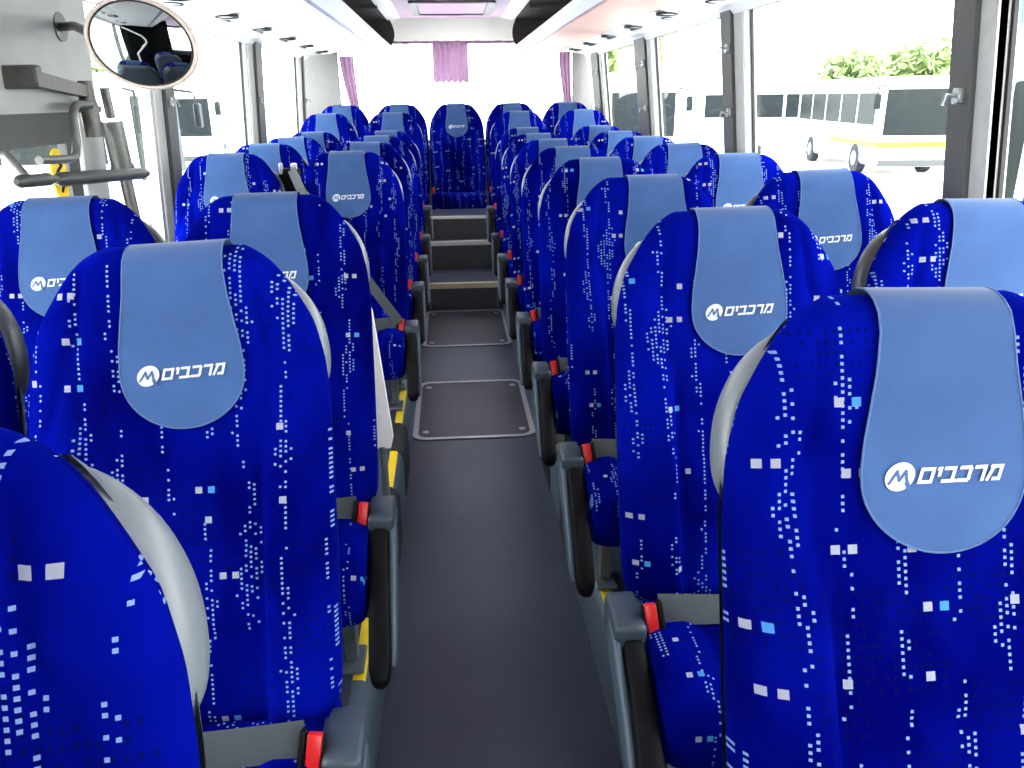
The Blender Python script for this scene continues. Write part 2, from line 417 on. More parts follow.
def piping_mesh():
    pts = []
    es = [.0, .003, .008, .016, .03, .05] + [.07 + i * .0145 for i in range(11)] + [.215 + (CE - .215) * math.sin(PI / 2 * i / 14) for i in range(15)]
    L_ = [(-cov_half(e), e) for e in es]; R_ = [(cov_half(e), e) for e in es[::-1][1:]]
    for x, e in L_ + R_: pts.append(P_front(x, S - e, .0065))
    mb = MB(); mb.tube(pts, .0013, 6); return mb.mesh('piping', MT['piping'], auto=180)
# emblem and lettering, drawn in the plane of the cover (x right, y up; unit = letter height)
def stroke(pts, w):
    out = []
    for (x0, y0), (x1, y1) in zip(pts, pts[1:]):
        d = math.hypot(x1 - x0, y1 - y0); tx, ty = (x1 - x0) / d, (y1 - y0) / d; e = w / 2
        x0_, y0_, x1_, y1_ = x0 - tx * e, y0 - ty * e, x1 + tx * e, y1 + ty * e
        out.append([(x0_ - ty * e, y0_ + tx * e), (x0_ + ty * e, y0_ - tx * e), (x1_ + ty * e, y1_ - tx * e), (x1_ - ty * e, y1_ + tx * e)])
    return out
def lettering():
    w = .22; q = w / 2; quads = []; x = 0
    def put(strokes, adv):
        nonlocal x
        for st in strokes:
            for quad in stroke(st, w): quads.append([(px + x, py) for px, py in quad])
        x += adv
    t, b_ = 1 - q, q
    put([[(q, t), (q, b_), (.86, b_), (.86, t), (q, t)]], 1.10)                       # final mem
    put([[(q, t), (.22, t), (.22, .52)]], .44)                                         # yod
    put([[(q, t), (.70, t), (.70, b_)], [(q, b_), (.86, b_)]], 1.02)                   # bet
    put([[(q, t), (.66, t), (.74, t - .1), (.74, b_ + .1), (.66, b_), (q, b_)]], .98)  # kaf
    put([[(q, t), (.70, t), (.70, b_)]], .94)                                          # resh
    put([[(q, b_), (.28, t - .12), (.2, t)], [(.28, t), (.84, t), (.84, b_), (.50, b_)]], 1.05)  # mem
    return quads, x
def logo_mesh():
    mb = MB(); H = .0185; sl = .30; e0 = .212
    def put(x, y, off): return P_front(x, S - e0 + y, off)
    quads, wtot = lettering()
    R = .0165; gap = .006; total = 2 * R + gap + wtot * H * .98; xs = -total / 2; rot = .03
    def pl(x, y): return x, y + rot * x
    # disc, split so it follows the cloth
    cx = xs + R; n = 36; vs = [put(*pl(cx, 0), .0085)]; fs = []
    for rr in (.5, 1.0):
        for k in range(n):
            a = 2 * PI * k / n; dx, dy = R * rr * math.cos(a) * 1.06, R * rr * math.sin(a)
            vs.append(put(*pl(cx + dx + dy * .18, dy), .0085))
    for k in range(n):
        fs.append((0, 1 + k, 1 + (k + 1) % n)); fs.append((1 + k, 1 + n + k, 1 + n + (k + 1) % n, 1 + (k + 1) % n))
    mb.add(vs, fs)
    zig = [(-.72, -.42), (-.28, .36), (-.02, -.24), (.34, .36), (.60, -.50)]
    for quad in stroke(zig, .20):
        mb.add([put(*pl(cx + px * R + py * R * .18, py * R), .0093) for px, py in quad], [(0, 1, 2, 3)], mi=1)
    for quad in stroke([(.60, -.50), (.76, -.80)], .30):
        mb.add([put(*pl(cx + px * R + py * R * .18, py * R), .0093) for px, py in quad], [(0, 1, 2, 3)], mi=1)
    x0 = xs + 2 * R + gap
    for quad in quads:
        mb.add([put(*pl(x0 + px * H * .98 + (py - .5) * H * sl, (py - .5) * H), .0088) for px, py in quad], [(0, 1, 2, 3)])
    return mb.mesh('logo', [MT['logo_white'], MT['logo_blue']], smooth=False, weld=False)
def handle_mesh(m, dark):
    ctl = [(.120, S - .044, -.078), (.158, S - .060, -.086), (.193, S - .092, -.090), (.216, S - .135, -.090), (.2255, S - .182, -.088), (.223, S - .225, -.086), (.206, S - .270, -.084)]
    pts = []
    for i in range(len(ctl) - 1):
        p0, p1, p2, p3 = [Vector(ctl[max(0, min(len(ctl) - 1, i + k))]) for k in (-1, 0, 1, 2)]
        for j in range(5):
            t = j / 5; pts.append(.5 * ((2 * p1) + (p2 - p0) * t + (2 * p0 - 5 * p1 + 4 * p2 - p3) * t * t + (3 * p1 - p0 - 3 * p2 + p3) * t ** 3))
    pts.append(Vector(ctl[-1])); n = len(pts)
    path = [B0 + AX * p.y + NN * p.z + Vector((m * p.x, 0, 0)) for p in pts]
    mb = MB(); rr = [.010 + .005 * sm(i / (n - 1), 0, .25) * (1 - sm(i / (n - 1), .8, 1)) for i in range(n)]
    mb.tube(path, rr, 12, flat=2.2, up=(m, 0, 0)); 
    return mb.mesh('grab_handle', MT['shadehandle' if dark else 'handle'], auto=180)
def bar_profile(path, half_w, half_h, m, xs, power=3.2, n=16):
    # rounded bar in the y-z plane, given width along x
    rows = []; k = len(path)
    for i, (y, z) in enumerate(path):
        y0, z0 = path[max(i - 1, 0)]; y1, z1 = path[min(i + 1, k - 1)]; d = math.hypot(y1 - y0, z1 - z0); ny, nz = -(z1 - z0) / d, (y1 - y0) / d
        hw = half_w[i]; hh = half_h[i]; ring = []
        for j in range(n):
            a = 2 * PI * j / n; c, s_ = math.cos(a), math.sin(a)
            cx = math.copysign(abs(c) ** (2 / power), c) * hw; cn = math.copysign(abs(s_) ** (2 / power), s_) * hh
            ring.append(Vector((xs[i] * m + cx, y + ny * cn, z + nz * cn)))
        rows.append(ring)
    mb = MB(); mb.grid(rows, closed=True)
    mb.f.append(tuple(range(n))[::-1]); mb.mi.append(0); mb.f.append(tuple((k - 1) * n + j for j in range(n))); mb.mi.append(0)
    return mb
def arm_meshes(m):
    out = []
    # bracket at the hinge
    mb = MB(); mb.box(min(m * .234, m * .296), max(m * .234, m * .296), -.420, -.295, .262, .343, .010, 2)
    mb.box(min(m * .225, m * .255), max(m * .225, m * .255), -.38, -.30, .20, .33, .006, 1)
    out.append(('armrest_bracket', mb.mesh('armrest_bracket', MT['slate'], auto=60)))
    # black pad hanging forward and down, its grey shell on the walkway side
    path = [(-.412, .302), (-.422, .296), (-.455, .280), (-.505, .254), (-.56, .224), (-.62, .191), (-.68, .157), (-.715, .137), (-.732, .127), (-.742, .121)]
    mb = bar_profile(path, [.016, .020, .021, .022, .023, .024, .024, .023, .018, .008], [.018, .024, .028, .029, .030, .030, .029, .026, .019, .008], m, [.262, .262, .263, .265, .268, .271, .274, .275, .275, .275], 5)
    out.append(('armrest_pad', mb.mesh('armrest_pad', MT['black'], auto=60)))
    path = [(-.35, .300), (-.41, .276), (-.48, .240), (-.55, .198), (-.61, .160), (-.655, .130), (-.675, .117)]
    mb = bar_profile(path, [.008, .010, .010, .010, .010, .008, .004], [.03, .038, .036, .032, .027, .02, .008], m, [.290, .292, .294, .296, .298, .299, .299])
    out.append(('armrest_shell', mb.mesh('armrest_shell', MT['side'], auto=60)))
    # side cover below the hinge
    poly = [(-.29, .30), (-.40, .30), (-.52, .235), (-.555, .19), (-.545, .155), (-.30, .135), (-.24, .16), (-.24, .27)]
    mb = MB(); mb.prism(poly, 'x', m * .240, m * .262)
    out.append(('side_cover', mb.mesh('side_cover', MT['slate'], auto=30)))
    return out
def belt_meshes(m):
    rows = []
    for i in range(25):
        t = i / 24; x = m * (.205 - .425 * t); sag = .012 * math.sin(PI * t)
        rows.append([Vector((x, -.392 - .006 * math.sin(t * 9) + .03 * (2 * t - 1) ** 2 * (t > .5), .329 - sag + .004 * math.sin(t * 7))), Vector((x, -.381 - .004 * math.sin(t * 9), .353 - sag)), Vector((x, -.362, .376 - sag))])
    mb = MB(); mb.grid(rows)
    strap = mb.mesh('seat_belt', MT['belt'], auto=180)
    M = Matrix.Translation((m * .222, -.392, .345)) @ Matrix.Rotation(math.radians(-20), 4, 'X') @ Matrix.Rotation(m * .12, 4, 'Y')
    mb = MB(); mb.box(-.0115, .0115, -.0085, .0085, -.028, .026, .003, 2, M=M); buckle = mb.mesh('buckle', MT['red'])
    mb = MB(); mb.box(-.0155, .0155, -.003, .018, -.055, .022, .004, 2, M=M)
    mb.box(-m * .0185 - .0045, -m * .0185 + .0045, -.012, .012, -.034, .030, .003, 1, M=M)
    hous = mb.mesh('buckle_housing', MT['black'])
    return strap, buckle, hous
def leg_mesh(m, y):
    mb = MB(); x = m * .185
    mb.prism([(y - .03, .15), (y + .03, .15), (y + .018, .02), (y - .018, .02)], 'x', x - .014, x + .014)
    mb.box(x - .03, x + .03, y - .05, y + .05, 0, .014, .004, 1)
    return mb.mesh('leg', MT['legmetal'], auto=30)
def frame_mesh():
    mb = MB()
    for y in (-.5, -.25): mb.tube([(-.24, y, .143), (.24, y, .143)], .016, 8)
    return mb.mesh('base_frame', MT['legmetal'])
ME = dict(back=back_mesh(), shell=shell_mesh(), cushion=cushion_mesh(), cover=cover_mesh(), piping=piping_mesh(), logo=logo_mesh(), frame=frame_mesh())
for m in (-1, 1):
    ME['arm', m] = arm_meshes(m); ME['belt', m] = belt_meshes(m)
    for k in (0, 1): ME['handle', m, k] = handle_mesh(m, k)
    for j, y in enumerate((-.5, -.24)): ME['leg', m, j] = leg_mesh(m, y)
GROUP = 'blue speckled coach seats'
def make_proto(m, aisle, handle=True, dark=False):
    t = bpy.data.objects.new('coach_seat', None); belt = handle; COL.objects.link(t); t['category'] = 'seat'; t['group'] = GROUP; t.empty_display_size = .1
    link('backrest', ME['back'], t); link('cushion', ME['cushion'], t)
    link('back_shell', ME['shell'], t)
    c = link('headrest_cover', ME['cover'], t, label='pale blue headrest cover'); link('piping', ME['piping'], c); link('logo', ME['logo'], c, label='white embroidered round emblem and Hebrew lettering')
    link('base_frame', ME['frame'], t)
    for mm in ((m, -m)):
        for j in (0, 1): link('leg', ME['leg', mm, j], t)
    if handle: link('grab_handle', ME['handle', m, 1 if dark else 0], t, label='curved %s grey plastic grab handle' % ('dark' if dark else 'pale'))
    st, bu, ho = ME['belt', m]
    b = link('seat_belt', st, t) if belt else None; h = link('buckle_housing', ho, t); link('buckle', bu, h, label='red plastic buckle')
    if aisle:
        for n, me in ME['arm', m]: link(n, me, t)
    return t
def copy_tree(o, parent=None):
    c = o.copy(); COL.objects.link(c); c.parent = parent
    for ch in list(o.children): copy_tree(ch, c)
    return c
PROTO = {}
RJ = random.Random(3)
JX = {'large aisle seat front left': .015, 'third from the front': .020, 'fourth from the front': -.006}
JIT = {'large aisle seat front left': 2.4, 'nearest aisle seat on the right': -1.5, 'aisle seat right of the walkway': .6}
def seat(m, aisle, x, y, z, label, handle=True, dark=False):
    key = (m, aisle, handle, dark)
    if key not in PROTO:
        o = PROTO[key] = make_proto(*key)
    else:
        o = copy_tree(PROTO[key])
    o.location = (x, y, z); o['label'] = label
    # every cover hangs a little differently
    for ch in o.children:
        if ch.name.startswith('headrest_cover'):
            a = math.radians(JIT.get(label.split(',')[0], RJ.uniform(-1.6, 1.6))); p = P_front(0, S - .12)
            p2 = Vector((JX.get(label.split(',')[1 if 'right of the walkway' in label else 0].strip(), 0), 0, 0))
            ch.matrix_basis = Matrix.Translation(p + p2) @ Matrix.Rotation(a, 4, NN) @ Matrix.Translation(-p)
    return o
PZ = .20
XR, XQ, XL, XW = .572, 1.102, -.463, -.990
YR = [.905 + .75 * i for i in range(9)]
ZR = [PZ] * 7 + [PZ + .012, PZ + .115]
LR = ['nearest aisle seat on the right, its pale cover cut by the picture edge',
      'aisle seat right of the walkway, second from the front, whole emblem visible',
      'aisle seat right of the walkway, third from the front, red buckle beside hanging armrest',
      'aisle seat right of the walkway, fourth from the front, beside the nearer hatch',
      'aisle seat right of the walkway, fifth from the front, between the two floor hatches',
      'aisle seat right of the walkway, sixth from the front, beside the rear floor hatch',
      'aisle seat right of the walkway, seventh from the front, just before the steps',
      'aisle seat right of the walkway, eighth from the front, beside the gold nosed step',
      'raised aisle seat right of the steps, directly ahead of the back row']
for i in range(9): seat(-1, True, XR - (.020 if i == 0 else 0), YR[i], ZR[i], LR[i])
LQ = {1: 'window seat at right picture edge, bright blue cover, shaded handle, before thick pillar',
      2: 'window seat on the right side, second nearest, cover lettering half hidden',
      3: 'window seat on the right side, third nearest, directly below the second pillar',
      4: 'window seat on the right side, fourth nearest, under the pane between two pillars',
      5: 'window seat on the right side, fifth nearest, directly below the third pillar',
      6: 'window seat on the right side, sixth nearest, under the farthest side pane',
      7: 'window seat on the right side, seventh nearest, last one before the raised row',
      8: 'raised window seat on the right side, directly ahead of the back row'}
for i in range(1, 9): seat(-1, False, XQ, YR[i], ZR[i] + .006, LQ[i], True, True)
YL = [.58, 1.376, 2.12, 3.82, 4.63, 5.42, 6.25, 7.02]
ZL = [PZ - .0, PZ, PZ, PZ, PZ, PZ, PZ, PZ + .115]
LL = ['closest seat at bottom left corner, only its shoulder and grey handle in view',
      'large aisle seat front left, whole cover with emblem and Hebrew lettering',
      'aisle seat left of the walkway, just ahead of the side door gap',
      'aisle seat left of the walkway with diagonal shoulder belt, behind the side door',
      'aisle seat left of the walkway, second behind the side door',
      'aisle seat left of the walkway, third behind the side door',
      'aisle seat left of the walkway, fourth behind the side door, beside the steps',
      'raised aisle seat left of the steps, directly ahead of the back row']
LSEATS = [seat(1, True, XL + (.008 if i == 0 else 0), YL[i], ZL[i], LL[i]) for i in range(8)]
LW = {1: 'window seat at far left edge, only a dark sliver and its handle in view',
      2: 'window seat on the left below the door grab bar, cover emblem partly hidden',
      3: 'window seat on the left just behind the side door pillar',
      4: 'window seat on the left, second behind the side door pillar',
      5: 'window seat on the left, third behind the side door pillar',
      6: 'window seat on the left, fourth behind the side door pillar',
      7: 'raised window seat on the left, directly ahead of the back row'}
for i in range(1, 8): seat(1, False, XW - {1: -.012, 2: -.028}.get(i, .006), YL[i], ZL[i] + (0 if i > 2 else -.0), LW[i], True, True)
LB = ['back row seat in the left rear corner beside the mauve curtain',
      'back row seat second from the left, under the rear window',
      'middle back row seat facing down the walkway at the top of the steps',
      'back row seat second from the right, under the rear window',
      'back row seat in the right rear corner beside the mauve curtain']
YB, ZB = 7.62, .375
for k in range(5): seat(-1, False, .066 + (k - 2) * .503, YB, ZB, LB[k], handle=False)

# diagonal shoulder belt of the seat behind the side door
def diagonal_belt():
    ls = LSEATS[3]; pts = [(-.262, .03, .985), (-.20, -.12, .90), (-.08, -.185, .76), (.05, -.275, .57), (.15, -.345, .44), (.215, -.39, .36)]
    rows = []
    for i in range(len(pts) - 1):
        for j in range(6):
            t = j / 6; p = Vector(pts[i]).lerp(Vector(pts[i + 1]), t); rows.append([p + Vector((-.018, -.012, -.013)), p + Vector((.018, -.022, .013))])
    p = Vector(pts[-1]); rows.append([p + Vector((-.018, -.012, -.013)), p + Vector((.018, -.022, .013))])
    mb = MB(); mb.grid(rows); part('shoulder_belt', mb, MT['belt'], ls, label='diagonal grey shoulder belt')
    mb = MB(); mb.box(-.335, -.235, .050, .095, .80, .985, .014, 2); h = part('belt_reel_housing', mb, MT['black'], ls, label='black belt reel housing with shiny guides')
    mb = MB(); mb.box(-.325, -.310, .044, .070, .960, 1.010, .004, 1); part('belt_guide', mb, MT['alu'], h)
    mb = MB(); mb.box(-.270, -.245, .040, .070, .970, 1.008, .004, 1)
    mb.mesh; part('belt_guide', mb, MT['alu'], h)
diagonal_belt()

# ------------------------------------------------------------------ bus shell
def xl(z): return -1.315 + .05 * (z - .9)
def xr(z): return 1.400 - .11 * (z - .9)
YF, YE = -1.5, 8.15
# floor and platforms
mb = MB(); mb.box(-1.36, 1.46, YF - .4, 5.83, -.06, 0.0)
struct('floor', mb, MT['floor'])
PLX, PRX = -.262, .388
def platform(name, x0, x1):
    mb = MB()
    mb.box(x0, x1, -.2, 6.22, .0, PZ)
    mb.box(x0, x1, 6.22, 6.98, .0, PZ + .115); mb.box(x0, x1, 6.98, 8.2, .0, ZB)
    return struct(name, mb, MT['floor'])
mb = MB(); mb.box(PLX - .012, PRX + .012, 7.0, 8.2, 0, ZB); struct('floor_rear', mb, MT['floor'])
platform('floor_left', -1.36, PLX - .012); platform('floor_right', PRX + .012, 1.46)
# edging along both platforms: rounded grey nosing with yellow inlays
def edging(name, x, m, label):
    t = thing(name, label, 'floor edging', (x, 0, 0))
    prof = [(0, PZ - .008 + .004), (m * .022, PZ - .008 + .002), (m * .040, PZ - .008 - .010), (m * .050, PZ - .008 - .030), (m * .050, .0), (m * .012, .0), (0, .0)]
    mb = MB(); mb.prism(prof, 'y', -.2, 5.8); part('nosing', mb, MT['side'], t, auto=35)
    n = 0
    for y0, y1 in ((.55, .95), (1.56, 1.95), (2.55, 2.86), (3.14, 3.55), (3.9, 4.3), (4.6, 5.0), (5.3, 5.6)):
        mb = MB(); mb.prism([(m * -.004, PZ - .008 + .0045), (m * .0225, PZ - .008 + .0040), (m * .030, PZ - .008 - .001), (m * .020, PZ - .008 - .004), (m * -.004, PZ - .008 - .004)], 'y', y0, y1)
        part('yellow_inlay', mb, MT['yellow'], t, 'yellow safety strip', auto=60)
    for y0, y1 in ((.95, 1.30), (2.86, 3.14), (2.35, 2.55)):  # dark lengths laid over the nosing between the inlays
        mb = MB(); mb.prism([(m * -.002, PZ - .008 + .007), (m * .024, PZ - .008 + .006), (m * .043, PZ - .008 - .008), (m * .053, PZ - .008 - .03), (m * .053, 0), (m * .048, 0), (m * .03, PZ - .008 - .015), (m * -.002, PZ - .008 - .004)], 'y', y0, y1)
        part('dark_length', mb, MT['rubber'], t, 'dark length of the edging', auto=60)
edging('platform_edging', PLX - .012, 1, 'rounded grey edging with yellow strips along the left seat platform')
edging('platform_edging', PRX + .012, -1, 'rounded grey edging with yellow strips along the right seat platform')
# floor hatches
def rrect(x0, x1, y0, y1, r, n=6):
    out = []
    for cx, cy, a0 in ((x1 - r, y1 - r, 0), (x0 + r, y1 - r, 90), (x0 + r, y0 + r, 180), (x1 - r, y0 + r, 270)):
        for k in range(n + 1):
            a = math.radians(a0 + 90 * k / n); out.append((cx + r * math.cos(a), cy + r * math.sin(a)))
    return out
def hatch(y0, y1, label):
    x0, x1 = -.222, .352
    t = thing('floor_hatch', label, 'floor hatch', (0, 0, 0), group='hatches in the walkway floor')
    mb = MB(); mb.prism(rrect(x0, x1, y0, y1, .06), 'z', 0.0, .003); part('panel', mb, MT['hatch'], t, auto=30)
    o = rrect(x0, x1, y0, y1, .065); i = rrect(x0 + .025, x1 - .025, y0 + .022, y1 - .022, .05); n = len(o)
    mb = MB(); mb.grid([[(p[0], p[1], .0) for p in o], [(p[0] * .999, p[1], .006) for p in o], [(p[0], p[1], .006) for p in i], [(p[0], p[1], .002) for p in i]], closed=True)
    part('frame', mb, MT['alu'], t, 'silver metal frame', auto=40)
    for px in (x0 + .06, x1 - .06):
        for py in (y0 + .09, y1 - .09):
            mb = MB(); rows = [[(px + r * math.cos(2 * PI * k / 12), py + r * math.sin(2 * PI * k / 12), z) for k in range(12)] for r, z in ((.016, .003), (.015, .006), (.007, .007), (.0001, .005))]
            mb.grid(rows, closed=True); part('lock', mb, MT['alu'], t)
hatch(3.395, 4.19, 'nearer framed access hatch in the grey walkway floor')
hatch(4.86, 5.76, 'farther framed access hatch in the walkway floor, at the foot of the steps')
# steps
t = thing('aisle_steps', 'dark vinyl steps with metal nosings climbing to the back row', 'steps', (0, 0, 0))
sx0, sx1 = PLX + .0, PRX + .0
H1, H2, H3 = .19, .41, .585
Y1, Y2, Y3 = 5.83, 6.368, 6.52
for nm, args in (('riser', (Y1, Y1 + .02, 0, H1)), ('tread', (Y1, Y2, H1 - .02, H1)), ('riser', (Y2, Y2 + .02, H1, H2)), ('tread', (Y2, Y3, H2 - .02, H2)), ('riser', (Y3, Y3 + .02, H2, H3)), ('tread', (Y3, 6.99, H3 - .02, H3))):
    mb = MB(); mb.box(sx0 + .03, sx1 - .03, *args); part(nm, mb, MT['riser' if nm == 'riser' else 'floor'], t)
for y, h, mt, lab, w in ((Y1, H1, 'gold', 'gold tinted metal nosing', .04), (Y2, H2, 'silver', 'bright silver nosing', .035), (Y3, H3, 'silver', 'narrow silver nosing', .02)):
    mb = MB(); mb.prism([(y - .006, h - w * .85), (y - .006, h + .003), (y + w, h + .003), (y + w, h + .0005), (y - .001, h - .003), (y - .001, h - w * .85)], 'x', sx0 + .06, sx1 - .06)
    part('nosing', mb, MT[mt], t, lab, auto=30)
mb = MB()
for x in (sx0 + .085, sx1 - .095): mb.box(x, x + .010, Y3 - .006, Y3, H2 + .005, H3 - .02)
for x in (sx0 + .07, sx1 - .08): mb.box(x, x + .010, Y1 - .006, Y1, .005, H1 - .03)
part('edge_strip', mb, MT['steel'], t)
mb = MB(); mb.box(sx0 + .06, sx1 - .06, Y1 + .36, Y1 + .372, H1, H1 + .003); part('tread_strip', mb, MT['steel'], t)

# side walls
def wall_side(name, xf, sgn, bays, z0=.85, z1=1.83):
    # one panel: sill wall below the windows, header above, filled blocks between the bays
    mb = MB()
    def slab(y0, y1, za, zb, th=.05):
        a, b = xf(za), xf(zb)
        vs = [(a, y0, za), (a, y1, za), (b, y1, zb), (b, y0, zb), (a + sgn * th, y0, za), (a + sgn * th, y1, za), (b + sgn * th, y1, zb), (b + sgn * th, y0, zb)]
        mb.add(vs, [(0, 1, 2, 3), (7, 6, 5, 4), (0, 4, 5, 1), (1, 5, 6, 2), (2, 6, 7, 3), (3, 7, 4, 0)])
    slab(YF, YE, -.06, z0); slab(YF, YE, z1, 2.3)
    edges = [YF] + [v for b in bays for v in b] + [YE]
    for a, b in zip(edges[::2], edges[1::2]):
        if b - a > .02: slab(a, b, z0, z1)
    return struct(name, mb, MT['wall'], auto=20)
LBAY = [(-1.3, .2), (.32, 1.95), (2.02, 3.78), (4.02, 5.60), (5.95, 7.52)]
RBAY = [(-1.3, .2), (.32, 1.995), (2.13, 3.74), (4.0, 5.445), (5.80, 7.20), (7.62, 7.86)]
wall_side('wall_left', xl, -1, LBAY); wall_side('wall_right', xr, 1, RBAY)
wn = 1
def leaned(xf, sgn, d0, d1, y0, y1, z0, z1):
    a0, b0, a1, b1 = xf(z0) - sgn * d0, xf(z0) - sgn * d1, xf(z1) - sgn * d0, xf(z1) - sgn * d1
    vs = [(a0, y0, z0), (b0, y0, z0), (b0, y1, z0), (a0, y1, z0), (a1, y0, z1), (b1, y0, z1), (b1, y1, z1), (a1, y1, z1)]
    return vs, [(0, 1, 2, 3), (7, 6, 5, 4), (0, 4, 5, 1), (1, 5, 6, 2), (2, 6, 7, 3), (3, 7, 4, 0)]
for xf, sgn, bays in ((xl, -1, LBAY), (xr, 1, RBAY)):
    for y0, y1 in bays:
        if xf is xl and y0 == 2.02: continue
        mb = MB(); mb.add(*leaned(xf, sgn, -.030, -.034, y0, y1, .85, 1.83))
        w = struct('window_%d' % wn, mb, MT['glass']); w['label'] = 'clear side window pane'
        mb = MB(); s_ = .012
        for a in ((y0, y0 + s_, .85, 1.83), (y1 - s_, y1, .85, 1.83), ): mb.add(*leaned(xf, sgn, -.026, -.037, *a))
        part('window_seal', mb, MT['rubber'], w)
        wn += 1
# pillars, each its own trim piece
tn = 1
def trim(mb, m, **k):
    global tn
    o = struct('trim_%d' % tn, mb, m, **k); tn += 1; return o
for y0, y1, yl_ in ((2.06, 2.15, 1.995), (3.86, 4.0, 3.745), (5.555, 5.85, 5.45), (7.30, 7.60, 7.21)):
    mb = MB(); mb.add(*leaned(xr, 1, -.01, .022, y0, y1, .80, 1.86)); p = trim(mb, MT['pillar'], auto=20)
    mb = MB(); mb.add(*leaned(xr, 1, -.02, .006, yl_, y0, .80, 1.86)); part('reveal', mb, MT['pillarlt'], p, auto=20)
    zc = 1.47 if y0 < 3 else 1.68
    for z in ((zc,) if y0 < 3 else (zc, 1.40)):
        x = xr(z) - .022; mb = MB(); mb.box(x - .014, x + .004, y0 + .02, y0 + .055, z - .02, z + .02, .004, 1); mb.tube([(x - .012, y0 + .03, z), (x - .045, y0 + .028, z + .004), (x - .05, y0 + .028, z - .022)], .005, 8)
        part('coat_hook', mb, MT['steel'], p, 'small metal hook')
for y0, y1 in ((3.80, 4.02), (5.61, 5.94), (7.53, 7.62)):
    mb = MB(); ym = y0 + (y1 - y0) * .45
    mb.add(*leaned(xl, -1, -.01, .03, ym, y1, .80, 1.86)); p = trim(mb, MT['pillar'], auto=20)
    mb = MB(); mb.add(*leaned(xl, -1, -.01, .012, y0, ym, .80, 1.86)); part('reveal', mb, MT['doorpanel'], p, auto=20)
    mb = MB(); x = xl(1.5) + .03; mb.box(x - .004, x + .012, ym + .03, ym + .06, 1.46, 1.50, .004, 1); mb.tube([(x + .01, ym + .04, 1.48), (x + .035, ym + .04, 1.484), (x + .04, ym + .04, 1.46)], .005, 8); part('coat_hook', mb, MT['steel'], p, 'small metal hook')

# ceiling, rear header, rear wall
mb = MB()
mb.prism([(-.40, 2.17), (.50, 2.17), (.50, 2.23), (-.40, 2.23)], 'y', YF, YE)
struct('ceiling', mb, MT['ceil'])
for x0, x1 in ((-.52, -.40), (.50, .62)):
    mb = MB(); zz = (2.145, 2.17) if x0 < 0 else (2.17, 2.145)
    mb.prism([(x0, zz[0]), (x1, zz[1]), (x1, 2.23), (x0, 2.23)], 'y', YF, YE); trim(mb, MT['ceilwhite'], auto=20)
mb = MB(); mb.box(-1.36, 1.46, YF, YE, 2.24, 2.30); struct('ceiling_outer', mb, MT['white'])
# rear wall with window opening
RX0, RX1, RZ0, RZ1 = -1.02, 1.20, 1.10, 1.965
mb = MB(); mb.box(-1.36, 1.46, YE, YE + .06, 0, RZ0); mb.box(-1.36, 1.46, YE, YE + .06, RZ1, 2.3); mb.box(-1.36, RX0, YE, YE + .06, RZ0, RZ1); mb.box(RX1, 1.46, YE, YE + .06, RZ0, RZ1)
struct('wall_rear', mb, MT['lowwall'])
mb = MB(); mb.box(RX0, RX1, YE + .02, YE + .025, RZ0, RZ1); w = struct('window_%d' % wn, mb, MT['glass']); wn += 1; w['label'] = 'wide bright rear window pane'
mb = MB(); mb.prism([(7.98, 2.17), (8.10, 1.985), (8.14, 1.985), (8.14, 2.17)], 'x', -.58, .70); trim(mb, MT['cream'], auto=20)
mb = MB(); mb.box(-1.30, 1.40, 7.86, YE, RZ0 - .07, RZ0 - .03, .006, 1); trim(mb, MT['lowwall'])
for sgn, (xa, ya), (xb, yb) in ((-1, (-1.29, 7.62), (-1.02, 8.12)), (1, (1.34, 7.88), (1.20, 8.12))):
    mb = MB(); rows = []
    for k in range(9):
        a = PI / 2 * k / 8; x = xa + (xb - xa) * (1 - math.cos(a)); y = ya + (yb - ya) * math.sin(a)
        rows.append([(x, y, .8), (x, y, 1.9)])
    mb.grid(rows); trim(mb, MT['wall'], auto=180)

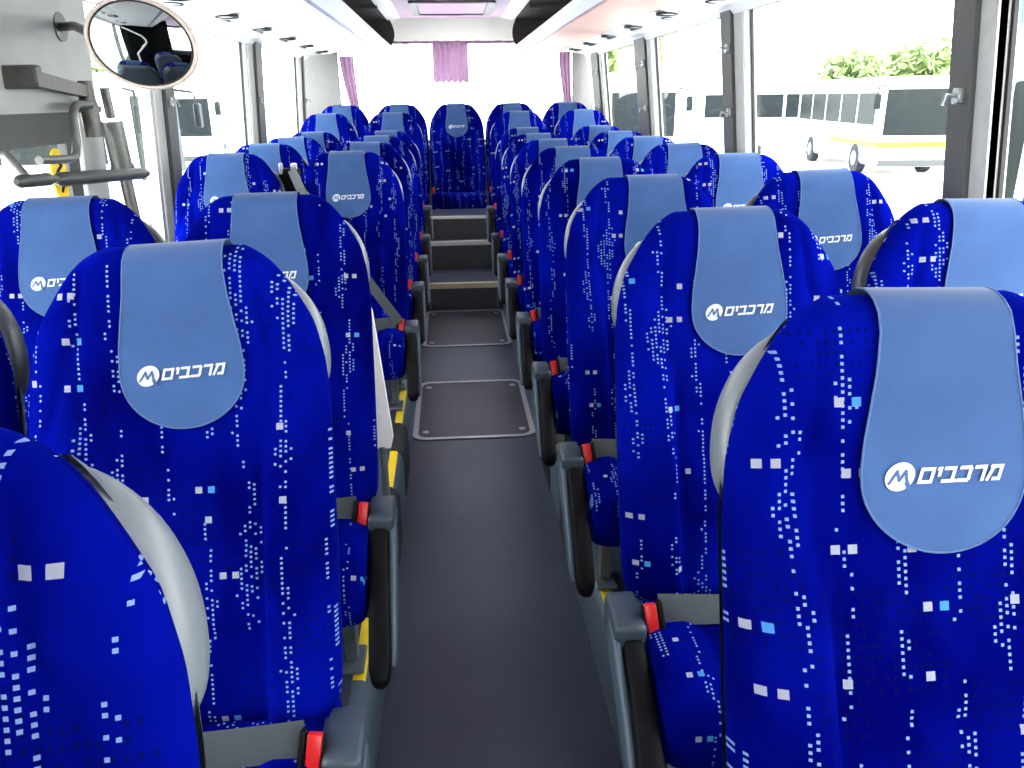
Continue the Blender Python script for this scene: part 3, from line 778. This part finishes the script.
# luggage racks
def rack(m, xlip, xwall, label, under):
    t = thing('luggage_rack', label, 'luggage rack', (0, 0, 0)); y0, y1 = -.9, 7.93
    X = lambda q: xlip + (xwall - xlip) * q
    mb = MB(); prof = [(X(0), 1.925), (X(-.004), 1.905), (X(.01), 1.893), (X(.06), 1.886), (X(.115), 1.884), (X(.115), 1.896), (X(.02), 1.905), (X(.015), 1.925)]
    mb.prism(prof, 'y', y0, y1); part('lip', mb, MT['white'], t, 'white rounded front lip', auto=35)
    mb = MB(); mb.prism([(X(.115), 1.889), (X(.160), 1.891), (X(.160), 1.896), (X(.115), 1.896)], 'y', y0, y1 - 1.0); part('light_strip', mb, MT['lilac'], t, 'lilac grey light strip')
    mb = MB(); mb.prism([(X(.16), 1.884), (X(.66), 1.882), (X(.66), 1.896), (X(.16), 1.896)], 'y', y0, y1)
    mb.prism([(X(.115), 1.8945), (X(.16), 1.8945), (X(.16), 1.897), (X(.115), 1.897)], 'y', y0, y1); part('underside', mb, under, t, auto=20)
    mb = MB(); mb.prism([(X(.665), 1.884), (X(.72), 1.872), (X(.86), 1.866), (X(.96), 1.850), (X(1.0), 1.82), (X(1.0), 1.90), (X(.665), 1.90)], 'y', y0, y1); duct = part('duct', mb, MT['white'], t, 'white air duct panel', auto=25)
    k = 0; y = -.3
    while y < 7.7:
        for dy, q, r in ((0, .745, .050), (.19, .85, .046)):
            mb = MB(); cx, cy, cz = X(q), y + dy, 1.8705
            rows = [[(cx + r * a * math.cos(2 * PI * j / 20) * 1.1, cy + r * a * 1.5 * math.sin(2 * PI * j / 20), cz - h) for j in range(20)] for a, h in ((1.0, -.006), (1.0, .006), (.88, .007), (.84, -.004), (.2, -.004))]
            mb.grid(rows, closed=True, mi=0); o = part('air_vent', mb, MT['rubber'], duct, 'dark rimmed round air vent', auto=40)
        y += .78
    mb = MB(); mb.prism([(X(.02), 2.155), (X(.98), 2.155), (X(.98), 1.90), (X(1.0), 1.90), (X(1.0), 2.175), (X(.02), 2.175)], 'y', y0, y1)
    part('lining', mb, MT['lining'], t, 'dark brown rack lining', auto=20)
    mb = MB()
    mb.prism([(X(.02), 1.897), (X(.98), 1.897), (X(.98), 1.905), (X(.02), 1.905)], 'y', y0, y1); part('shelf', mb, MT['lining'], t)
    # curved end
    n = 10; prof = [(X(-.004), 1.905), (X(.01), 1.893), (X(.1), 1.886), (X(.98), 1.87), (X(.98), 2.17), (X(.03), 2.17)]
    arc = [(X(.03 - .06 * math.sin(PI * k / n)), 2.17 - (2.17 - 1.905) * k / n) for k in range(1, n)]
    mb = MB(); mb.prism(prof + arc, 'y', y1, y1 + .012); part('end_plate', mb, MT['lining'], t, auto=25)
    # rib inside the rack seen through the mouth
    for y in (2.2, 3.7, 5.2, 6.7):
        mb = MB(); mb.box(min(X(.03), X(.95)), max(X(.03), X(.95)), y, y + .03, 2.125, 2.156); part('rib', mb, MT['pillar'], t)
    return t
rack(-1, -.487, -1.262, 'white overhead luggage rack along the left side', MT['white'])
rack(1, .625, 1.292, 'overhead luggage rack with pinkish underside along the right side', MT['pink'])

# roof hatch
t = thing('roof_hatch', 'pink roof hatch in a grey frame set in the ceiling near the back', 'roof hatch', (.055, 7.15, 2.17))
mb = MB()
o = rrect(-.33, .33, -.55, .45, .05); i = rrect(-.27, .27, -.49, .39, .03)
mb.grid([[(p[0], p[1], 0) for p in o], [(p[0], p[1], -.018) for p in o], [(p[0], p[1], -.018) for p in i], [(p[0], p[1], 0.004) for p in i]], closed=True)
part('frame', mb, MT['greyframe'], t, 'grey hatch frame', auto=40)
mb = MB(); mb.prism(rrect(-.27, .27, -.49, .39, .03), 'z', -.008, -.002); part('panel', mb, MT['ceil'], t, auto=30)

# curtains at the rear window
def curtain(x0, x1, zt, zb, folds, amp, label, waist=None):
    rows = []; NX, NZ = folds * 10, 18
    for j in range(NZ + 1):
        q = j / NZ; z = zt + (zb - zt) * q; row = []
        for i in range(NX + 1):
            p = i / NX; x = x0 + (x1 - x0) * p
            if waist: x = x + (waist - x) * .55 * q ** 1.5
            row.append((x, 8.06 + amp * math.sin(p * folds * 2 * PI) * (1 + .3 * math.sin(q * 3 + p * 5)) + .004 * math.sin(q * 9), z + (.012 * math.sin(p * folds * 2 * PI + 1) if j == NZ else 0)))
        rows.append(row)
    mb = MB(); mb.grid(rows)
    return tag(link('curtain', mb.mesh('curtain', MT['curtain'], auto=180)), label, 'curtain', 'mauve rear window curtains')
curtain(-.13, .20, 1.965, 1.62, 6, .020, 'short mauve curtain gathered at the middle of the rear window')
curtain(-.99, -.86, 1.86, 1.30, 3, .022, 'mauve curtain drawn aside at left of the rear window', waist=-.80)
curtain(1.05, 1.16, 1.88, 1.30, 3, .022, 'mauve curtain drawn aside at right of the rear window', waist=1.2)
mb = MB(); pts = []
for i in range(61):
    p = i / 60; pts.append((-.52 + 1.22 * p, 8.05, 1.968 + .006 * math.sin(p * 40)))
mb.tube(pts, .009, 8); tag(link('curtain_rail', mb.mesh('curtain_rail', MT['curtain'])), 'gathered mauve curtain heading along the top of the rear window', 'curtain rail')

# ------------------------------------------------------------------ side door on the left, its gear and the mirror
def doorslab(d0, d1, y0, y1, z0, z1, mb): mb.add(*leaned(xl, -1, d0, d1, y0, y1, z0, z1)); return mb
mb = MB(); doorslab(-.02, .02, 1.80, 3.16, 1.45, 1.95, mb); d = struct('door_1', mb, MT['doorpanel'], auto=20); d['label'] = 'grey panel above the side door'
mb = MB(); doorslab(-.01, .024, 1.80, 2.95, 1.355, 1.452, mb); part('rubber_edge', mb, MT['pillar'], d, 'dark lower edge', auto=20)
mb = MB(); doorslab(-.02, .012, 3.02, 3.20, .2, 1.46, mb); part('door_post', mb, MT['doorpanel'], d, auto=20)
mb = MB(); doorslab(-.02, .010, 2.90, 2.985, .2, 1.40, mb); part('door_seal', mb, MT['pillar'], d, auto=20)
mb = MB(); doorslab(-.028, -.032, 2.02, 2.90, .9, 1.355, mb); doorslab(-.028, -.032, 3.20, 3.78, .9, 1.83, mb); part('door_glass', mb, MT['glass'], d)
# grab bars below the mechanism
t = thing('grab_bar', 'thick dark grey sleeved bar across the side door, above a window seat', 'grab bar', (-1.10, 2.6, 1.26))
def W(x, y, z): return (x + 1.10, y - 2.6, z - 1.26)
mb = MB(); mb.tube([W(-1.1, 2.385, 1.279), W(-1.1, 2.41, 1.278), W(-1.1, 3.02, 1.242), W(-1.1, 3.08, 1.238)], [.010, .020, .020, .012], 14); part('sleeve', mb, MT['dkbar'], t)
mb = MB(); mb.tube([W(-1.1, 2.17, 1.294), W(-1.1, 2.19, 1.293), W(-1.1, 2.34, 1.284), W(-1.1, 2.365, 1.282)], [.008, .017, .017, .010], 14); part('grip', mb, MT['dkbar'], t)
mb = MB(); mb.tube([W(-1.1, 2.30, 1.29), W(-1.1, 2.45, 1.276)], .009, 10); part('link_rod', mb, MT['chrome'], t)
mb = MB(); mb.tube([W(-1.1, 2.24, 1.29), W(-1.15, 2.25, 1.36), W(-1.27, 2.26, 1.37)], .011, 10); part('wall_rod', mb, MT['chrome'], t)
# door actuator
t = thing('door_actuator', 'grey lever arm, crank rod and cylinder that work the side door', 'door mechanism', (-1.2, 2.9, 1.5))
def W(x, y, z): return (x + 1.2, y - 2.9, z - 1.5)
mb = MB(); mb.box(-.075, .03, -.36, -.315, .02, .085, .006, 1); part('bracket', mb, MT['gun'], t)
mb = MB(); mb.prism([(-.33, .075), (-.33, .030), (.06, -.004), (.075, .022), (.05, .034)], 'x', -.03, .005); part('lever_arm', mb, MT['gun'], t, auto=30)
mb = MB(); mb.tube([W(-1.21, 2.955, 1.55), W(-1.21, 2.955, 1.50), W(-1.21, 2.955, 1.44), W(-1.21, 2.955, 1.37)], [.022, .026, .030, .026], 14); mb.tube([W(-1.21, 2.955, 1.47), W(-1.21, 2.955, 1.45)], .038, 14); part('pivot', mb, MT['gun'], t)
mb = MB(); mb.tube([W(-1.19, 2.92, 1.475), W(-1.19, 2.82, 1.475), W(-1.19, 2.79, 1.462), W(-1.19, 2.775, 1.44), W(-1.19, 2.765, 1.36), W(-1.19, 2.745, 1.325), W(-1.19, 2.70, 1.315), W(-1.19, 2.50, 1.325)], .013, 10); part('crank_rod', mb, MT['chrome'], t)
mb = MB(); mb.tube([W(-1.19, 3.06, 1.53), W(-1.19, 3.075, 1.43)], .016, 12); mb.tube([W(-1.19, 3.075, 1.42), W(-1.19, 3.10, 1.26)], .036, 16); mb.tube([W(-1.19, 3.10, 1.26), W(-1.19, 3.11, 1.24)], .042, 16); mb.tube([W(-1.19, 3.11, 1.24), W(-1.19, 3.15, .95)], .022, 12); part('cylinder', mb, MT['chrome'], t, 'upright metal cylinder with piston rod')
# round yellow sticker plate
t = thing('warning_plate', 'round yellow warning plate with a black figure behind the grab bar', 'warning plate', (xl(1.3) + .045, 2.74, 1.262))
mb = MB(); rows = [[(h, .052 * a * math.cos(2 * PI * k / 24), .085 * a * math.sin(2 * PI * k / 24)) for k in range(24)] for a, h in ((1, -.004), (1, .002), (.001, .002))]
mb.grid(rows, closed=True); part('plate', mb, MT['yellow'], t, auto=40)
mb = MB()
for a, b in (((-.02, .055), (.018, .03)), ((.018, .03), (-.02, .012)), ((-.02, .012), (.02, -.02)), ((.02, -.02), (-.01, -.05))):
    mb.tube([(.0025, a[0], a[1]), (.0025, b[0], b[1])], .005, 6)
part('figure', mb, MT['rubber'], t)
mb = MB(); mb.box(-.05, -.006, -.012, .012, -.012, .012); part('mount', mb, MT['legmetal'], t)

# oval convex mirror
def mirror():
    # the rim is tilted towards the driver; the glass bulges out of it
    c = Vector((-.80, 2.36, HC + .146)); t = thing('interior_mirror', 'oval convex mirror with beige rim on a bracket by the side door', 'mirror', c)
    nrm = Vector((.15, -1.0, -.09)).normalized(); vx = Vector((1, .1, -.30)); vx = (vx - nrm * vx.dot(nrm)).normalized(); vy = vx.cross(nrm) * -1
    if vy.z < 0: vy = -vy
    A, Bb = .140, .112
    def Pm(a, ang, h): return vx * (A * a * math.cos(ang)) + vy * (Bb * a * math.sin(ang)) + nrm * h
    n = 48; rings = [[Pm(a, 2 * PI * k / n, h) for k in range(n)] for a, h in ((.90, .010), (.93, .017), (.97, .018), (1.0, .010), (1.0, -.012), (.95, -.026), (.70, -.045), (.25, -.055), (.01, -.056))]
    mb = MB(); mb.grid(rings, closed=True); part('rim', mb, MT['mirrorframe'], t, auto=60)
    rings = [[Pm(a, 2 * PI * k / n, .012 + .014 * (1 - a * a)) for k in range(n)] for a in (.905, .8, .65, .5, .35, .2, .08, .001)]
    mb = MB(); mb.grid(rings, closed=True); part('glass', mb, MT['mirror'], t, 'dark reflecting convex glass', auto=180)
    rings = [[Pm(a, 2 * PI * k / n, .0135 + h) for k in range(n)] for a, h in ((.915, 0), (.905, .004), (.885, .004), (.88, .0))]
    mb = MB(); mb.grid(rings, closed=True); part('seal', mb, MT['rubber'], t, auto=60)
    w = Vector((xl(1.7) + .02, 2.95, HC + .235)) - c
    mb = MB(); mb.tube([(0, .03, .0), (-.12, .09, .01), w + Vector((.06, -.03, 0)), w], .014, 12); f = part('arm', mb, MT['chrome'], t, 'grey tube arm')
    mb = MB(); mb.tube([w + Vector((-.004, 0, 0)), w + Vector((.006, 0, 0))], .045, 20); part('flange', mb, MT['chrome'], t)
mirror()

# grey partition behind the second left seat, on its own post
t = thing('partition_panel', 'pale grey upright panel on a post behind a left aisle seat, by the door gap', 'partition', (-.40, 2.36, PZ))
poly = [(-.20, .235), (-.20, .70), (-.15, .74), (.09, .755), (.130, .745), (.150, .68), (.187, .27), (.178, .235)]
mb = MB(); mb.prism(poly, 'y', -.010, .010); part('panel', mb, MT['white'], t, auto=30)
mb = MB(); mb.tube([(.150, 0, .24), (.150, 0, .012)], .014, 12); mb.tube([(.150, 0, .012), (.150, 0, 0)], .035, 16); part('post', mb, MT['legmetal'], t)

# ------------------------------------------------------------------ front of the bus (behind the camera; the mirror looks at it)
mb = MB(); mb.box(-1.36, 1.46, YF - .42, YF - .36, -.06, .95); mb.box(-1.36, 1.46, YF - .42, YF - .36, 2.1, 2.3); mb.box(-1.36, -1.28, YF - .42, YF - .36, .95, 2.1); mb.box(1.36, 1.46, YF - .42, YF - .36, .95, 2.1)
struct('wall_front', mb, MT['pillar'])
mb = MB(); mb.box(-1.28, 1.36, YF - .40, YF - .395, .95, 2.1); struct('window_%d' % wn, mb, MT['glass']); wn += 1
mb = MB(); mb.box(-1.27, -.14, -.26, -.22, 0, 2.13); struct('added_mirror_backdrop', mb, MT['black'])  # unseen dark panel, added behind the camera to darken the mirror's reflection
t = thing('dashboard', 'dark dashboard below the windscreen', 'dashboard', (.05, YF - .1, 0))
mb = MB(); mb.prism([(-.25, 0), (-.25, .95), (-.05, .92), (.12, .78), (.05, .45), (.05, 0)], 'x', -1.3, 1.3); part('fascia', mb, MT['black'], t, auto=25)
t = thing('entrance_handrail', 'white curved handrail at the front entrance', 'handrail', (-.85, -.05, 0))
mb = MB(); mb.tube([(-.36, -.10, 1.80), (-.28, -.08, 1.77), (.05, -.02, 1.60), (.12, 0, 1.50), (.13, .02, 1.42), (.08, .03, 1.32), (-.15, .05, 1.05), (-.15, .05, 0)], .022, 12); part('rail', mb, MT['white'], t)

# ------------------------------------------------------------------ outside
GZ = -1.05
mb = MB(); mb.add([(-150, -80, GZ), (150, -80, GZ), (150, 200, GZ), (-150, 200, GZ)], [(0, 1, 2, 3)])
g = link('ground', mb.mesh('ground', MT['ground'])); g['kind'] = 'structure'
def coach(x, y, rz, label, Lc=9.5, Wc=2.4, Hh=3.0, stripe=None):
    t = thing('parked_coach', label, 'bus', (x, y, GZ), rz, 'coaches parked outside')
    mb = MB(); mb.box(-Wc / 2, Wc / 2, 0, Lc, .32, Hh, .16, 3); part('body', mb, MT['busbody'], t, auto=40)
    mb = MB(); mb.box(-Wc / 2 + .12, Wc / 2 - .12, -.015, .1, 1.25, Hh - .35, .05, 2); part('windscreen', mb, MT['busglass'], t)
    for s_ in (-1, 1):
        for k in range(5):
            y0 = .45 + k * (Lc - .8) / 5; mb = MB(); xa = s_ * (Wc / 2 + .006)
            mb.box(min(xa, xa - s_ * .05), max(xa, xa - s_ * .05), y0, y0 + (Lc - .8) / 5 - .09, 1.55, Hh - .45, .02, 1); part('side_window', mb, MT['busglass'], t)
        for yw in (1.9, Lc - 2.4):
            mb = MB(); mb.tube([(s_ * (Wc / 2 - .25), yw, .48), (s_ * (Wc / 2 + .01), yw, .48)], .48, 20); w = part('wheel', mb, MT['tyre'], t, auto=40)
            mb = MB(); mb.tube([(s_ * (Wc / 2), yw, .48), (s_ * (Wc / 2 + .03), yw, .48)], .24, 16); part('hub', mb, MT['steel'], w, auto=40)
        mb = MB(); mb.tube([(s_ * (Wc / 2 - .05), .05, Hh - .25), (s_ * (Wc / 2 + .22), -.22, Hh - .3), (s_ * (Wc / 2 + .24), -.25, Hh - .5)], .025, 8); mb.box(s_ * (Wc / 2 + .24) - .1, s_ * (Wc / 2 + .24) + .1, -.32, -.2, Hh - .95, Hh - .5, .03, 1); part('wing_mirror', mb, MT['busglass'], t)
        mb = MB(); mb.box(s_ * (Wc / 2 - .4) - .18, s_ * (Wc / 2 - .4) + .18, -.012, .1, .62, .82, .03, 1); part('headlight', mb, MT['steel'], t)
    mb = MB(); mb.box(-Wc / 2 + .1, Wc / 2 - .1, -.02, .1, .34, .55, .03, 1); part('bumper', mb, MT['pillar'], t)
    if stripe:
        mb = MB(); mb.box(-Wc / 2 - .008, Wc / 2 + .008, -.025, Lc * .5, .90, 1.08); part('stripe', mb, MT['yellow'], t, 'yellow stripe')
    return t
coach(-10.2, 33, math.radians(6), 'white coach facing us beyond the left windows')
coach(-5.2, 15.5, math.radians(88), 'white coach parked side on with dark window band, seen through the side door')
coach(14.5, 25.0, math.radians(-8), 'white coach with dark windscreen facing us beyond the right window', stripe=True)
coach(20.5, 36.0, math.radians(75), 'white coach parked side on behind another on the right')
coach(6.3, 27.0, math.radians(4), 'dark windowed coach seen through the farthest right window')
coach(6.85, 8.0, math.radians(-42), 'coach close beside the near right window, mostly hidden by the pillar', stripe=True)
def van(x, y, rz):
    t = thing('parked_van', 'small white van parked outside the middle right window', 'van', (x, y, GZ), rz)
    prof = [(0, .3), (0, .85), (.9, 1.05), (1.5, 1.75), (2.0, 1.9), (4.2, 1.9), (4.4, 1.7), (4.4, .3)]
    mb = MB(); mb.prism(prof, 'x', -.88, .88); part('body', mb, MT['busbody'], t, auto=25)
    mb = MB(); mb.prism([(.98, 1.10), (1.52, 1.70), (1.50, 1.715), (.95, 1.10)], 'x', -.76, .76); part('windscreen', mb, MT['busglass'], t)
    for s_ in (-1, 1):
        for y0, y1 in ((1.75, 2.65), (2.75, 3.45), (3.55, 4.2)):
            mb = MB(); a = s_ * .885; mb.box(min(a, a - s_ * .03), max(a, a - s_ * .03), y0, y1, 1.15, 1.7, .02, 1); part('side_window', mb, MT['busglass'], t)
        for yw in (.85, 3.5):
            mb = MB(); mb.tube([(s_ * .7, yw, .33), (s_ * .9, yw, .33)], .33, 18); part('wheel', mb, MT['tyre'], t, auto=40)
        mb = MB(); mb.box(s_ * 1.0 - .1, s_ * 1.0 + .1, 1.35, 1.5, 1.1, 1.32, .03, 1); part('wing_mirror', mb, MT['busglass'], t)
van(6.3, 19.5, math.radians(-20))
def tree(x, y, h, r, label):
    t = thing('broadleaf_tree', label, 'tree', (x, y, GZ), group='trees beyond the car park')
    mb = MB(); mb.tube([(0, 0, 0), (.1, 0, h * .35), (0, .1, h * .7)], [.22, .17, .08], 10); part('trunk', mb, MT['bark'], t)
    mb = MB(); rnd = random.Random(int(x * 10) + int(y))
    for k in range(900):
        d = Vector((rnd.gauss(0, 1), rnd.gauss(0, 1), rnd.gauss(0, 1))).normalized() * r * rnd.uniform(.45, 1)
        c = Vector((0, 0, h - r * .7)) + Vector((d.x, d.y, d.z * .75)); a = Vector((rnd.gauss(0, 1), rnd.gauss(0, 1), rnd.gauss(0, 1))).normalized(); b = a.orthogonal().normalized(); e = .16 * r
        mb.add([c + a * e, c + b * e * .5, c - a * e, c - b * e * .5], [(0, 1, 2, 3)])
    part('crown', mb, MT['greenleaf'], t, smooth=False, weld=False, recalc=False)
tree(-15.2, 30, 5.2, 1.7, 'sunlit green tree seen left of the door pillar')
tree(-11.3, 31, 4.6, 1.4, 'yellowish green tree beside the door pillar')
tree(20.5, 42, 4.6, 1.8, 'pale tree beyond the right window, left of a second tree')
tree(26.5, 46, 5.4, 2.2, 'pale tree beyond the right window, nearest the thick pillar')
tree(8.8, 42, 7.0, 2.4, 'tree seen through the farthest right window')
t = thing('sign_board', 'green sign board outside at the upper right picture edge', 'sign', (5.27, 7.2, GZ))
mb = MB(); mb.box(-.42, .6, -.02, .02, 3.08, 3.75, .01, 1); part('board', mb, MT['sign'], t)
mb = MB(); mb.tube([(0, .04, 0), (0, .04, 3.7)], .04, 8); part('post', mb, MT['steel'], t)

# ------------------------------------------------------------------ light
w = bpy.data.worlds.new('overcast_bright'); SC.world = w; w.use_nodes = True; nt = w.node_tree
bg = nt.nodes['Background']; bg.inputs['Strength'].default_value = 10.5
tc = nt.nodes.new('ShaderNodeTexCoord'); sx = nt.nodes.new('ShaderNodeSeparateXYZ'); rp = nt.nodes.new('ShaderNodeValToRGB')
nt.links.new(tc.outputs['Generated'], sx.inputs[0]); nt.links.new(sx.outputs['Z'], rp.inputs['Fac'])
rp.color_ramp.elements[0].position = 0; rp.color_ramp.elements[0].color = (1, .99, .97, 1)
rp.color_ramp.elements[1].position = .8; rp.color_ramp.elements[1].color = (.80, .90, 1, 1)
nt.links.new(rp.outputs['Color'], bg.inputs['Color'])
SC.view_settings.view_transform = 'Standard'; SC.view_settings.look = 'None'; SC.view_settings.exposure = 0.0
SC.cycles.use_denoising = True
SC.cycles.max_bounces = 10; SC.cycles.diffuse_bounces = 6; SC.cycles.transparent_max_bounces = 16
